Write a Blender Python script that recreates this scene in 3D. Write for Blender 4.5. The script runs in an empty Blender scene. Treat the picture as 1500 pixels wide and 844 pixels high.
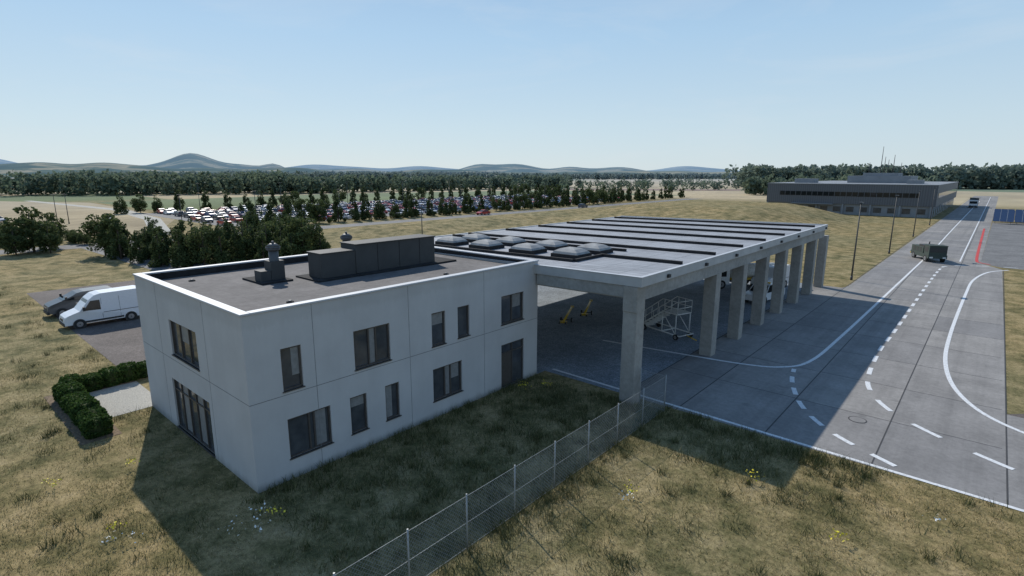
import bpy, math, random
import numpy as np
from mathutils import Vector, Matrix
random.seed(4); rng=np.random.default_rng(7)
sc=bpy.context.scene
COL=bpy.context.collection

# ------------------------------------------------------------------ materials
class NT:
    def __init__(s,name):
        s.m=bpy.data.materials.new(name); s.m.use_nodes=True; s.t=s.m.node_tree
        s.b=s.t.nodes["Principled BSDF"]; s.out=s.t.nodes["Material Output"]
        s.pos=None
    def n(s,ty,**kw):
        nd=s.t.nodes.new(ty)
        for k,v in kw.items(): setattr(nd,k,v)
        return nd
    def l(s,a,b): s.t.links.new(a,b)
    def P(s,scale=(1,1,1),loc=None):
        if s.pos is None: s.pos=s.n("ShaderNodeNewGeometry").outputs["Position"]
        if scale==(1,1,1) and loc is None: return s.pos
        mp=s.n("ShaderNodeMapping"); mp.inputs["Scale"].default_value=scale
        if loc: mp.inputs["Location"].default_value=loc
        s.l(s.pos,mp.inputs["Vector"]); return mp.outputs[0]
    def noise(s,sc_,det=4,rough=.55,vec=None):
        nd=s.n("ShaderNodeTexNoise"); nd.inputs["Scale"].default_value=sc_; nd.inputs["Detail"].default_value=det; nd.inputs["Roughness"].default_value=rough
        s.l(vec if vec is not None else s.P(),nd.inputs["Vector"]); return nd.outputs["Fac"]
    def ramp(s,fac,stops):
        r=s.n("ShaderNodeValToRGB"); e=r.color_ramp.elements
        while len(e)<len(stops): e.new(.5)
        for el,(p,c) in zip(e,stops):
            el.position=p; el.color=(c,c,c,1) if isinstance(c,(int,float)) else (*c,1)
        s.l(fac,r.inputs[0]); return r.outputs[0]
    def mix(s,f,a,b,mode='MIX'):
        m=s.n("ShaderNodeMix",data_type='RGBA',blend_type=mode)
        for v,i in ((f,0),(a,6),(b,7)):
            if isinstance(v,(int,float)): m.inputs[i].default_value=v if i==0 else (v,v,v,1)
            elif isinstance(v,tuple): m.inputs[i].default_value=(*v,1)
            else: s.l(v,m.inputs[i])
        return m.outputs[2]
    def math(s,op,a,b=None):
        m=s.n("ShaderNodeMath",operation=op)
        for i,v in enumerate((a,b)):
            if v is None: continue
            if isinstance(v,(int,float)): m.inputs[i].default_value=v
            else: s.l(v,m.inputs[i])
        return m.outputs[0]
    def bump(s,h,st=.3,dist=.05):
        b=s.n("ShaderNodeBump"); b.inputs["Strength"].default_value=st; b.inputs["Distance"].default_value=dist
        s.l(h,b.inputs["Height"]); s.l(b.outputs[0],s.b.inputs["Normal"])
    def done(s,col,rough=.8,metal=0,spec=None,trans=0):
        if isinstance(col,tuple): s.b.inputs["Base Color"].default_value=(*col,1)
        else: s.l(col,s.b.inputs["Base Color"])
        s.b.inputs["Roughness"].default_value=rough
        s.b.inputs["Metallic"].default_value=metal
        if spec is not None: s.b.inputs["Specular IOR Level"].default_value=spec
        if trans:
            tr=s.n("ShaderNodeBsdfTranslucent"); s.l(col,tr.inputs[0]); mx=s.n("ShaderNodeMixShader"); mx.inputs[0].default_value=trans
            s.l(s.b.outputs[0],mx.inputs[1]); s.l(tr.outputs[0],mx.inputs[2]); s.l(mx.outputs[0],s.out.inputs[0])
        return s.m
def simple(name,c,rough=.7,metal=0,var=.15,scale=6,bump=0,spec=None):
    t=NT(name); n=t.noise(scale,5)
    d=tuple(x*(1-var) for x in c); u=tuple(min(1,x*(1+var)) for x in c)
    col=t.ramp(n,[(.3,d),(.7,u)])
    if bump: t.bump(t.noise(scale*6,3),bump,.02)
    return t.done(col,rough,metal,spec)
def haze(t,col,d0=250,d1=5000,hc=(.30,.37,.44)):  # aerial haze painted into the base colour, stronger with distance from world origin
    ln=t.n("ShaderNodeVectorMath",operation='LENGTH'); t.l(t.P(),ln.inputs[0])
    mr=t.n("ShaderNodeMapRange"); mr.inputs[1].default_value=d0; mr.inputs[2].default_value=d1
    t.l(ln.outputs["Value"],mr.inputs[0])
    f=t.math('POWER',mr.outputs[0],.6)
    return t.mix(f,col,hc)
def grass_mat():
    t=NT("dry_grass_ground")
    big=t.noise(.05,5,.6); mid=t.noise(.5,6,.7); fine=t.noise(5.,6,.75); vf=t.noise(26,4,.7)
    c1=t.ramp(mid,[(.32,(.075,.078,.032)),(.44,(.175,.155,.07)),(.56,(.30,.245,.122)),(.75,(.41,.335,.19))])
    c2=t.ramp(fine,[(.28,.42),(.5,.9),(.72,1.3)])
    c=t.mix(1,c1,c2,'MULTIPLY')
    c=t.mix(1,c,t.ramp(vf,[(.3,.55),(.7,1.35)]),'MULTIPLY')
    c=t.mix(t.ramp(big,[(.4,0.),(.62,.6)]),c,t.mix(1,c,(1.35,1.18,1.08),'MULTIPLY'))
    vo=t.n("ShaderNodeTexVoronoi",feature='F1'); vo.inputs["Scale"].default_value=1.; vo.inputs["Randomness"].default_value=.9
    mp=t.n("ShaderNodeMapping"); mp.inputs["Rotation"].default_value=(0,0,.75); mp.inputs["Scale"].default_value=(.0019,.0062,0)
    t.l(t.P(),mp.inputs["Vector"]); t.l(mp.outputs[0],vo.inputs["Vector"])
    sx=t.n("ShaderNodeSeparateColor"); t.l(vo.outputs["Color"],sx.inputs[0])
    fld=t.ramp(sx.outputs[0],[(0,(.38,.30,.17)),(.34,(.08,.11,.04)),(.46,(.42,.34,.20)),(.68,(.12,.15,.055)),(.76,(.27,.17,.11)),(.86,(.44,.36,.22))])
    fld.node.color_ramp.interpolation='CONSTANT'
    fn=t.noise(.03,5,.6,vec=t.P((1,.3,1)))
    fld=t.mix(1,fld,t.ramp(fn,[(.3,.75),(.7,1.2)]),'MULTIPLY')
    ln=t.n("ShaderNodeVectorMath",operation='LENGTH'); t.l(t.P(),ln.inputs[0])
    f=t.n("ShaderNodeMapRange"); f.inputs[1].default_value=260; f.inputs[2].default_value=300
    t.l(ln.outputs["Value"],f.inputs[0])
    c=t.mix(f.outputs[0],c,fld)
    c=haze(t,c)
    t.bump(t.math('ADD',fine,vf),.6,.06)
    return t.done(c,.95,spec=.1)
M={}
M['ground']=grass_mat()
def fieldmat(name,c,lo=.7):
    t=NT(name); a=t.noise(.02,5,.65); b=t.noise(.4,6,.75,vec=t.P((1,.35,1))); 
    col=t.ramp(a,[(.3,tuple(x*lo for x in c)),(.7,tuple(x*1.2 for x in c))]); col=t.mix(1,col,t.ramp(b,[(.3,.7),(.7,1.25)]),'MULTIPLY')
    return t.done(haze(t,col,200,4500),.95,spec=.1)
M['f_sand']=fieldmat("dry_stubble_field",(.38,.305,.19),.6); M['f_gold']=fieldmat("golden_field",(.44,.34,.19)); M['f_green']=fieldmat("green_field",(.13,.16,.06)); M['f_brown']=fieldmat("ploughed_field",(.25,.15,.10))

def conc(name,c,slab=False,stain=.5):
    t=NT(name); a=t.noise(.35,6,.65); b=t.noise(4,6,.7); v=t.noise(60,3)
    col=t.ramp(a,[(.3,tuple(x*.78 for x in c)),(.7,tuple(x*1.14 for x in c))])
    col=t.mix(1,col,t.ramp(b,[(.3,.82),(.6,1.05)]),'MULTIPLY')
    col=t.mix(1,col,t.ramp(v,[(.3,.88),(.7,1.1)]),'MULTIPLY')
    if slab:
        br=t.n("ShaderNodeTexBrick"); br.offset=0.; br.inputs["Scale"].default_value=1.; br.inputs["Brick Width"].default_value=4.4; br.inputs["Row Height"].default_value=5.6; br.inputs["Mortar Size"].default_value=0.
        br.inputs["Color1"].default_value=(.82,.82,.83,1); br.inputs["Color2"].default_value=(1.09,1.07,1.04,1)
        t.l(t.P((1,1,1),(0,-1.6,0)),br.inputs["Vector"]); col=t.mix(1,col,br.outputs[0],'MULTIPLY')
        w1=t.noise(1.,5,.7,vec=t.P((.9,.03,1))); col=t.mix(t.ramp(w1,[(.46,0.),(.7,.42)]),col,tuple(x*.45 for x in c))
        sp=t.noise(.8,3,.5,vec=t.P((1,1,1),(7,3,0))); col=t.mix(t.ramp(sp,[(.64,0.),(.72,.35)]),col,tuple(x*.4 for x in c))
    if stain:
        s_=t.noise(.9,4,.6,vec=t.P((1.2,.08,1)))
        col=t.mix(t.ramp(s_,[(.5,0.),(.75,stain)]),col,tuple(x*.5 for x in c))
    t.bump(v,.15,.01)
    return t.done(col,.85,spec=.25)
M['concrete_slab']=conc("concrete_slab",(.27,.258,.243),True,0)
M['concrete_rough']=conc("column_concrete",(.33,.315,.285),stain=.3)
def asph(name,c,lo=.55,hi=1.5):
    t=NT(name); a=t.noise(.25,6,.65); v=t.noise(9,5,.8); w=t.noise(2.5,5,.7)
    col=t.ramp(a,[(.3,tuple(x*.75 for x in c)),(.7,tuple(x*1.25 for x in c))])
    col=t.mix(1,col,t.ramp(v,[(.32,lo),(.68,hi)]),'MULTIPLY')
    col=t.mix(1,col,t.ramp(w,[(.3,.72),(.7,1.2)]),'MULTIPLY')
    t.bump(v,.5,.02); return t.done(col,.88,spec=.25)
M['asphalt']=asph("asphalt",(.205,.23,.255),.35,1.75)
M['asphalt_park']=asph("parking_asphalt",(.12,.10,.088))
M['asphalt_far']=asph("road_asphalt",(.17,.165,.158))
t=NT("road_paint_white"); n=t.noise(7,6,.75); M['paint']=t.done(t.ramp(n,[(.3,(.34,.34,.33)),(.48,(.64,.64,.63)),(.7,(.74,.74,.73))]),.7)
M['red']=simple("red_paint",(.5,.04,.03))
M['joint']=simple("joint_sealant",(.045,.043,.042),.8)
t=NT("white_render_wall")
a=t.noise(.5,5,.6); st=t.noise(1.,5,.65,vec=t.P((1.6,1.6,.18))); f=t.noise(40,3)
c=t.ramp(a,[(.3,(.465,.455,.443)),(.7,(.53,.52,.506))]); c=t.mix(1,c,t.ramp(st,[(.35,.965),(.6,1.)]),'MULTIPLY')
sep=t.n("ShaderNodeSeparateXYZ"); t.l(t.P(),sep.inputs[0])
zz=t.math('ADD',sep.outputs[2],t.math('MULTIPLY',st,.7))
c=t.mix(1,c,t.ramp(t.math('MULTIPLY',zz,.5),[(.12,(.66,.64,.58)),(.36,(1,1,1))]),'MULTIPLY')
zt_=t.math('SUBTRACT',7.12,t.math('ADD',sep.outputs[2],t.math('MULTIPLY',t.noise(1.,5,.7,vec=t.P((5,5,.3))),.9)))
c=t.mix(1,c,t.ramp(zt_,[(-.0,(.93,.925,.915)),(.2,(1,1,1))]),'MULTIPLY')
t.bump(f,.08,.005); M['wall']=t.done(c,.85,spec=.2)
M['coping']=simple("coping_metal",(.44,.45,.46),.55,0,.06,2)
M['groove']=simple("wall_joint",(.20,.20,.195),.9)
t=NT("roof_membrane"); a=t.noise(.35,6,.7); b=t.noise(3,6,.7); v=t.noise(30,3)
c=t.ramp(a,[(.3,(.10,.09,.085)),(.55,(.145,.132,.124)),(.75,(.19,.172,.16))]); c=t.mix(1,c,t.ramp(b,[(.3,.7),(.65,1.1)]),'MULTIPLY'); c=t.mix(1,c,t.ramp(v,[(.3,.85),(.7,1.1)]),'MULTIPLY')
ws=t.n("ShaderNodeTexBrick"); ws.offset=0.; ws.inputs["Scale"].default_value=1.; ws.inputs["Brick Width"].default_value=30.; ws.inputs["Row Height"].default_value=1.05; ws.inputs["Mortar Size"].default_value=.012
ws.inputs["Color1"].default_value=(1,1,1,1); ws.inputs["Color2"].default_value=(.93,.93,.93,1); ws.inputs["Mortar"].default_value=(.72,.72,.72,1); t.l(t.P((1,1,1),(3,0,0)),ws.inputs["Vector"])
c=t.mix(1,c,ws.outputs[0],'MULTIPLY'); M['roof']=t.done(c,.9)
M['roofdark']=simple("roof_upstand_felt",(.03,.029,.029),.9,0,.3,3,spec=.2)
M['hvac']=simple("rooftop_unit_metal",(.06,.06,.058),.7,0,.12,1.2,spec=.3)
M['hvac2']=simple("vent_metal",(.10,.10,.10),.55,.3,.15,3)
t=NT("canopy_roof_panels"); br=t.n("ShaderNodeTexBrick"); br.offset=0.; br.inputs["Scale"].default_value=1.
br.inputs["Brick Width"].default_value=1.75; br.inputs["Row Height"].default_value=.58; br.inputs["Mortar Size"].default_value=.022
br.inputs["Color1"].default_value=(.29,.30,.315,1); br.inputs["Color2"].default_value=(.34,.35,.365,1); br.inputs["Mortar"].default_value=(.12,.125,.135,1)
t.l(t.P(),br.inputs["Vector"]); a=t.noise(.3,6,.7); b=t.noise(2.,5,.7,vec=t.P((.4,2,1)))
c=t.mix(1,br.outputs[0],t.ramp(a,[(.3,.75),(.7,1.12)]),'MULTIPLY'); c=t.mix(1,c,t.ramp(b,[(.3,.78),(.6,1.05)]),'MULTIPLY'); M['canroof']=t.done(c,.65,spec=.25)
M['fascia']=simple("canopy_fascia",(.40,.40,.39),.6,0,.12,1.)
M['beam']=conc("beam_concrete",(.31,.305,.285),stain=.35)
M['soffit']=simple("soffit",(.25,.25,.25),.8)
M['dome']=simple("skylight_acrylic",(.30,.30,.29),.75,0,.2,2,spec=.15)
M['frame']=simple("window_frame",(.075,.064,.055),.5)
t=NT("window_glass"); n=t.noise(1.3,3); c=t.ramp(n,[(.3,(.04,.044,.05)),(.7,(.085,.09,.095))]); M['glass']=t.done(c,.06,spec=.6)
M['blind']=simple("window_blind",(.22,.22,.215),.5)
M['darkglass']=simple("car_glass",(.015,.018,.02),.05)
M['carwhite']=simple("white_car_paint",(.72,.73,.74),.3,0,.03)
M['rubber']=simple("tyre_rubber",(.02,.02,.02),.85)
M['black']=simple("black_plastic",(.03,.03,.03),.6)
M['rim']=simple("wheel_rim",(.3,.3,.31),.4,.6)
M['lamp']=simple("lamp_lens",(.6,.6,.58),.2)
M['lampred']=simple("tail_lens",(.35,.02,.02),.3)
M['yellow']=simple("yellow_paint",(.62,.40,.03),.5)
M['steel']=simple("galvanised_steel",(.31,.32,.31),.5,.2)
M['polesteel']=simple("dark_pole",(.06,.06,.06),.6)
M['green']=simple("olive_vehicle_paint",(.06,.075,.065),.8,spec=.15)
M['whitemetal']=simple("white_metal",(.62,.62,.60),.5)
M['mulch']=simple("mulch",(.16,.11,.065),.95,0,.5,9,.5)
M['gravel']=simple("gravel",(.36,.34,.29),.95,0,.35,18,.5)
t=NT("corrugated_cladding"); w=t.n("ShaderNodeTexWave",bands_direction='X'); w.inputs["Scale"].default_value=.5; t.l(t.P(),w.inputs[0])
M['clad']=t.done(t.ramp(w.outputs["Fac"],[(.2,(.085,.09,.098)),(.8,(.115,.12,.13))]),.6)
M['cladlight']=simple("light_cladding",(.22,.23,.24),.7,0,.1,.4)
M['solar']=simple("solar_cell",(.03,.05,.10),.15)
def leafm(name,a,b,c3,hz=False,tr=.3):
    t=NT(name); g=t.n("ShaderNodeNewGeometry"); r=g.outputs["Random Per Island"]
    n=t.noise(.55,3)
    f=t.math('ADD',t.math('MULTIPLY',r,.55),t.math('MULTIPLY',n,.5))
    c=t.ramp(f,[(.2,a),(.5,b),(.85,c3)])
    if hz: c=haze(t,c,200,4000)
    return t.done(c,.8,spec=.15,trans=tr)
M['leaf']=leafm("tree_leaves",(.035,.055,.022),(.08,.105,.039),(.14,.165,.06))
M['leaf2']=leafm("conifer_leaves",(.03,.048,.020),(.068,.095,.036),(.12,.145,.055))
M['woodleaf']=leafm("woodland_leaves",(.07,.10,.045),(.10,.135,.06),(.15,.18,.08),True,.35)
M['hedge']=leafm("hedge_leaves",(.02,.045,.012),(.05,.09,.022),(.085,.14,.035))
M['bark']=simple("bark",(.09,.07,.05),.9,0,.3,6)
t=NT("grass_blades"); g=t.n("ShaderNodeNewGeometry"); f=t.math('ADD',t.math('MULTIPLY',g.outputs["Random Per Island"],.45),t.math('MULTIPLY',t.noise(.5,6,.7),.8))
c=t.ramp(f,[(.32,(.085,.095,.035)),(.5,(.19,.175,.074)),(.68,(.34,.28,.138)),(.92,(.51,.41,.24))]); M['blade']=t.done(c,.8,spec=.1,trans=.25)
t=NT("tall_grass_blades"); g=t.n("ShaderNodeNewGeometry"); c=t.ramp(g.outputs["Random Per Island"],[(.0,(.045,.06,.02)),(.6,(.11,.115,.045)),(1,(.28,.24,.125))]); M['tall']=t.done(c,.8,spec=.1)
M['fyellow']=simple("yellow_petals",(.75,.62,.04),.6)
M['fwhite']=simple("white_petals",(.78,.78,.74),.6)

# ------------------------------------------------------------------ mesh builder
class MB:
    def __init__(s): s.v=[];s.f=[];s.mi=[];s.mats=[];s.sm=[]
    def m(s,k):
        k=M[k] if isinstance(k,str) else k
        if k not in s.mats: s.mats.append(k)
        return s.mats.index(k)
    def poly(s,pts,k,smooth=False):
        i=len(s.v); s.v+= [tuple(p) for p in pts]; s.f.append(list(range(i,i+len(pts)))); s.mi.append(s.m(k)); s.sm.append(smooth)
    def box(s,a,b,k):
        x0,y0,z0=a;x1,y1,z1=b
        P=[(x0,y0,z0),(x1,y0,z0),(x1,y1,z0),(x0,y1,z0),(x0,y0,z1),(x1,y0,z1),(x1,y1,z1),(x0,y1,z1)]
        i=len(s.v); s.v+=P; mi=s.m(k)
        for q in ((0,3,2,1),(4,5,6,7),(0,1,5,4),(1,2,6,5),(2,3,7,6),(3,0,4,7)):
            s.f.append([i+j for j in q]); s.mi.append(mi); s.sm.append(False)
    def tube(s,a,b,r0,r1,k,n=8,cap=True,smooth=True):
        a=Vector(a);b=Vector(b);d=(b-a).normalized(); h=Vector((0,0,1)) if abs(d.z)<.9 else Vector((1,0,0))
        u=d.cross(h).normalized(); w=d.cross(u); i=len(s.v)
        for c,r in ((a,r0),(b,r1)):
            for j in range(n):
                an=2*math.pi*j/n; s.v.append(tuple(c+u*(r*math.cos(an))+w*(r*math.sin(an))))
        mi=s.m(k)
        for j in range(n):
            s.f.append([i+j,i+(j+1)%n,i+n+(j+1)%n,i+n+j]); s.mi.append(mi); s.sm.append(smooth)
        if cap:
            s.f.append([i+j for j in range(n)][::-1]); s.mi.append(mi); s.sm.append(False)
            s.f.append([i+n+j for j in range(n)]); s.mi.append(mi); s.sm.append(False)
    def extr(s,prof,hw,k,taper=None):
        n=len(prof); i=len(s.v); mi=s.m(k)
        for sg in (-1,1):
            for (y,z) in prof:
                w=hw*(taper(z,y) if taper else 1); s.v.append((sg*w,y,z))
        for j in range(n):
            s.f.append([i+j,i+(j+1)%n,i+n+(j+1)%n,i+n+j]); s.mi.append(mi); s.sm.append(False)
        s.f.append([i+j for j in range(n)][::-1]); s.mi.append(mi); s.sm.append(False)
        s.f.append([i+n+j for j in range(n)]); s.mi.append(mi); s.sm.append(False)
    def mesh(s,name):
        me=bpy.data.meshes.new(name); me.from_pydata(s.v,[],s.f)
        for m_ in s.mats: me.materials.append(m_)
        me.polygons.foreach_set("material_index",s.mi); me.polygons.foreach_set("use_smooth",s.sm); me.update(); return me
    def obj(s,name,parent=None,loc=(0,0,0),rz=0,bevel=0):
        o=bpy.data.objects.new(name,s.mesh(name)); COL.objects.link(o); o.location=loc; o.rotation_euler=(0,0,rz)
        if parent: o.parent=parent
        if bevel:
            b=o.modifiers.new("bevel","BEVEL"); b.width=bevel; b.segments=2; b.limit_method='ANGLE'
        return o
def empty(name,loc=(0,0,0)):
    o=bpy.data.objects.new(name,None); COL.objects.link(o); o.location=loc; return o
def inst(name,me,loc,rz=0,s=1):
    o=bpy.data.objects.new(name,me); COL.objects.link(o); o.location=loc; o.rotation_euler=(0,0,rz)
    o.scale=(s,s,s) if isinstance(s,(int,float)) else s; return o
def npmesh(name,V,nv,mats):
    V=np.asarray(V,np.float32).reshape(-1,3); N=len(V)//nv
    me=bpy.data.meshes.new(name); me.vertices.add(len(V)); me.vertices.foreach_set("co",V.ravel())
    me.loops.add(len(V)); me.loops.foreach_set("vertex_index",np.arange(len(V),dtype=np.int32))
    me.polygons.add(N); me.polygons.foreach_set("loop_start",np.arange(0,len(V),nv,dtype=np.int32))
    for m_ in mats: me.materials.append(m_)
    me.update(calc_edges=True); return me
def link(name,me,parent=None):
    o=bpy.data.objects.new(name,me); COL.objects.link(o)
    if parent:o.parent=parent
    return o

# ------------------------------------------------------------------ camera, sun, sky
cx,cy,cz,yaw,pit,rol=20.1298,-8.0688,12.2383,-0.7173,0.2055,0.0026
fw=Vector((math.cos(pit)*math.sin(yaw),math.cos(pit)*math.cos(yaw),-math.sin(pit)))
r0=Vector((math.cos(yaw),-math.sin(yaw),0)); u0=r0.cross(fw)
r=r0*math.cos(rol)+u0*math.sin(rol); u=-r0*math.sin(rol)+u0*math.cos(rol)
cd=bpy.data.cameras.new("camera"); co=bpy.data.objects.new("camera",cd); COL.objects.link(co)
co.matrix_world=Matrix(((r.x,u.x,-fw.x,cx),(r.y,u.y,-fw.y,cy),(r.z,u.z,-fw.z,cz),(0,0,0,1)))
cd.lens=804.5/1500*36; cd.sensor_width=36; cd.clip_end=60000; cd.clip_start=.3
sc.camera=co
sd=Vector((8.3,-3.1,-7.1))
sl=bpy.data.lights.new("sun","SUN"); so=bpy.data.objects.new("sun",sl); COL.objects.link(so)
so.rotation_euler=sd.to_track_quat('-Z','Y').to_euler(); sl.energy=4.4; sl.angle=math.radians(.5); sl.color=(1,.955,.88); so.location=(-60,20,60)
w=bpy.data.worlds.new("World"); sc.world=w; w.use_nodes=True; nt=w.node_tree
bg=nt.nodes["Background"]; sk=nt.nodes.new("ShaderNodeTexSky"); sk.sky_type='NISHITA'; sk.sun_disc=False
sk.sun_elevation=math.atan2(7.1,math.hypot(8.3,3.1)); sk.sun_rotation=math.atan2(-8.3,3.1)%(2*math.pi)
sk.altitude=0; sk.air_density=1.; sk.dust_density=.3; sk.ozone_density=2.5
tc=nt.nodes.new("ShaderNodeTexCoord"); sx=nt.nodes.new("ShaderNodeSeparateXYZ"); nt.links.new(tc.outputs["Generated"],sx.inputs[0])
cr=nt.nodes.new("ShaderNodeValToRGB"); e=cr.color_ramp.elements
st_=[(0,(6.8,8.0,8.7)),(.08,(6.2,7.8,8.9)),(.22,(4.7,6.9,9.1)),(.5,(2.1,4.0,7.2)),(1,(1.0,2.5,5.6))]
while len(e)<len(st_): e.new(.5)
for el,(p_,c_) in zip(e,st_): el.position=p_; el.color=(*[x/10 for x in c_],1)
nt.links.new(sx.outputs[2],cr.inputs[0])
vm=nt.nodes.new("ShaderNodeVectorMath"); vm.operation='SCALE'; vm.inputs["Scale"].default_value=10; nt.links.new(cr.outputs[0],vm.inputs[0])
mx=nt.nodes.new("ShaderNodeMix"); mx.data_type='RGBA'; mx.inputs[0].default_value=.86
nt.links.new(sk.outputs[0],mx.inputs[6]); nt.links.new(vm.outputs[0],mx.inputs[7])
mp=nt.nodes.new("ShaderNodeMapping"); mp.inputs["Scale"].default_value=(1.5,1.5,6); nt.links.new(tc.outputs["Generated"],mp.inputs[0])
nz=nt.nodes.new("ShaderNodeTexNoise"); nz.inputs["Scale"].default_value=1.6; nz.inputs["Detail"].default_value=7; nz.inputs["Roughness"].default_value=.6; nz.inputs["Distortion"].default_value=.6; nt.links.new(mp.outputs[0],nz.inputs[0])
rr_=nt.nodes.new("ShaderNodeValToRGB"); rr_.color_ramp.elements[0].position=.52; rr_.color_ramp.elements[1].position=.85; rr_.color_ramp.elements[1].color=(.35,.35,.35,1); nt.links.new(nz.outputs[0],rr_.inputs[0])
m2=nt.nodes.new("ShaderNodeMix"); m2.data_type='RGBA'; nt.links.new(rr_.outputs[0],m2.inputs[0]); nt.links.new(mx.outputs[2],m2.inputs[6]); m2.inputs[7].default_value=(8,8.4,8.8,1)
nt.links.new(m2.outputs[2],bg.inputs[0]); bg.inputs[1].default_value=.093
sc.view_settings.view_transform='Standard'; sc.view_settings.look='None'; sc.view_settings.exposure=0

# ------------------------------------------------------------------ ground
b=MB(); S=30000; b.poly([(-S,-S,0),(S,-S,0),(S,S,0),(-S,S,0)],'ground'); b.obj("ground")
def sheet(name,pts,k,z):
    b=MB(); b.poly([(x,y,z) for x,y in pts],k); return b.obj(name)
sheet("stubble_field",[(-110,-160),(-112,30),(-150,46),(-262,50),(-350,0),(-380,-160)],'f_sand',.006)
sheet("green_field",[(-182,52),(-182,260),(-110,300),(-235,330),(-282,175),(-262,52)],'f_green',.014)
sheet("dirt_track",[(-104,26.5),(-150,38),(-200,43),(-300,34),(-300,37),(-200,47),(-150,42),(-104,30.5)],'gravel',.018)
sheet("golden_field",[(-390,300),(-130,508),(-317,1127),(-883,633)],'f_gold',.05)
sheet("ploughed_field",[(-235,330),(-100,440),(-115,480),(-250,375)],'f_brown',.04)
sheet("golden_field",[(-100,262),(-40,300),(-60,420),(-150,380)],'f_gold',.02)
sheet("concrete_taxiway",[(5.6,18.2),(60,18.2),(60,27.8),(22,29),(21.9,88),(19.6,93),(20.5,420),(9.6,420),(8.9,62),(8.6,60.5),(5.6,60.5)],'concrete_slab',.012)
sheet("canopy_asphalt",[(-17.5,17.45),(0,17.45),(0,18.2),(5.6,18.2),(5.6,60.5),(-17.5,60.5)],'asphalt',.010)
sheet("apron_asphalt",[(19.6,93),(21.9,90),(75,90),(75,184),(20,184)],'asphalt_far',.008)
sheet("asphalt_patch",[(22.0,29),(60,27.8),(60,30.5),(23.2,30.2)],'asphalt_park',.014)
sheet("parking_lot",[(-54,.7),(-19.3,.5),(-19.3,21),(-54,21)],'asphalt_park',.010)
sheet("access_road",[(-99,-300),(-92.5,-300),(-92.5,60),(-92,330),(-99,330)],'asphalt_far',.010)
sheet("driveway",[(-92.5,13),(-54,14),(-54,20.5),(-92.5,20)],'asphalt_far',.014)
sheet("car_park_asphalt",[(-175,44),(-112,44),(-112,230),(-175,230)],'asphalt_far',.022)
sheet("gravel_bed",[(-17.2,-2.0),(-12.4,-2.0),(-12.4,.55),(-17.2,.55)],'gravel',.012)
sheet("mulch_bed",[(-18.3,-3.6),(-9.9,-3.6),(-9.9,-2.0),(-17.2,-2.0),(-17.2,.5),(-18.6,.5)],'mulch',.016)
b=MB()
for X in (8.8,13.2,17.6,22.0,26.4,30.8):
    y1=88 if X>20 else 400
    if X>23: y1=28
    b.box((X-.03,18.25,.013),(X+.03,y1,.0165),'joint')
y=24.
while y<400:
    b.box((8.9 if y>60 else 5.7,y-.02,.013),(19.6 if y>90 else 21.85,y+.02,.016),'joint'); y+=5.6
b.box((5.55,18.3,.013),(5.62,60.4,.017),'joint')
b.obj("slab_joints")
def smooth_poly(pts,n=6):
    P=[Vector((*p,0)) for p in pts]; out=[]
    for i in range(len(P)-1):
        p0=P[max(i-1,0)];p1=P[i];p2=P[i+1];p3=P[min(i+2,len(P)-1)]
        for j in range(n):
            t=j/n; out.append(.5*((2*p1)+(-p0+p2)*t+(2*p0-5*p1+4*p2-p3)*t*t+(-p0+3*p1-3*p2+p3)*t**3))
    out.append(P[-1]); return out
def strip(b,pts,w,k='paint',z=.022,dash=None):
    L=0; P=[Vector((*p,0)) if not isinstance(p,Vector) else p for p in pts]
    for a,c in zip(P,P[1:]):
        seg=(c-a).length
        if seg<1e-4: continue
        d=(c-a)/seg; n=Vector((-d.y,d.x,0))*w/2
        if dash is None: rr=[(0,seg)]
        else:
            rr=[]; on,off=dash; per=on+off; k0=math.floor(L/per)
            while k0*per<L+seg:
                s_=max(k0*per,L)-L; e_=min(k0*per+on,L+seg)-L
                if e_>s_: rr.append((s_,e_))
                k0+=1
        for s_,e_ in rr:
            p=a+d*s_; q=a+d*e_; b.poly([(p.x-n.x,p.y-n.y,z),(q.x-n.x,q.y-n.y,z),(q.x+n.x,q.y+n.y,z),(p.x+n.x,p.y+n.y,z)],k)
        L+=seg
b=MB()
strip(b,[(.2,18.75),(30,18.05),(60,17.9+.5)],.2)
strip(b,smooth_poly([(-.7,26.2),(4,26.9),(9,27.8),(11.2,29),(12.2,31.5),(12.5,38.8),(12.8,60.4),(13.3,108),(13.4,167),(14,334)],8),.22)
strip(b,smooth_poly([(18.4,18.9),(16.2,20.2),(14.8,21.5),(13.7,23.1),(12.9,24.9),(12.2,27),(11.8,29)]),.26,dash=(1.1,.9),z=.024)
strip(b,smooth_poly([(25,20.8),(22,22),(19.2,23.8),(17.4,25.5),(16.2,27.8),(15.6,30.8),(15.3,37.7),(15.4,45),(15.6,80),(16.5,87),(20.6,90.4),(26,91)]),.26,dash=(1.5,1.5),z=.024)
strip(b,smooth_poly([(22.5,88),(20.5,84),(19.3,76),(19.0,65.9),(18.8,45.7),(19.1,36),(20.3,30),(22.6,26.8),(27,25.2),(34,24.8)],8),.24)
strip(b,[(17.3,93),(17.2,400)],.18)
b.obj("road_markings")
b=MB(); strip(b,smooth_poly([(20.6,92.4),(19.5,93.6),(19.1,96),(18.95,110),(18.8,160)]),.35,'red',.026); b.obj("red_line_marking")
b=MB(); b.tube((16.3,23.1,.012),(16.3,23.1,.02),.42,.42,'joint',20); b.tube((16.3,23.1,.02),(16.3,23.1,.026),.36,.36,'concrete_slab',20); b.obj("manhole_cover")

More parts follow.
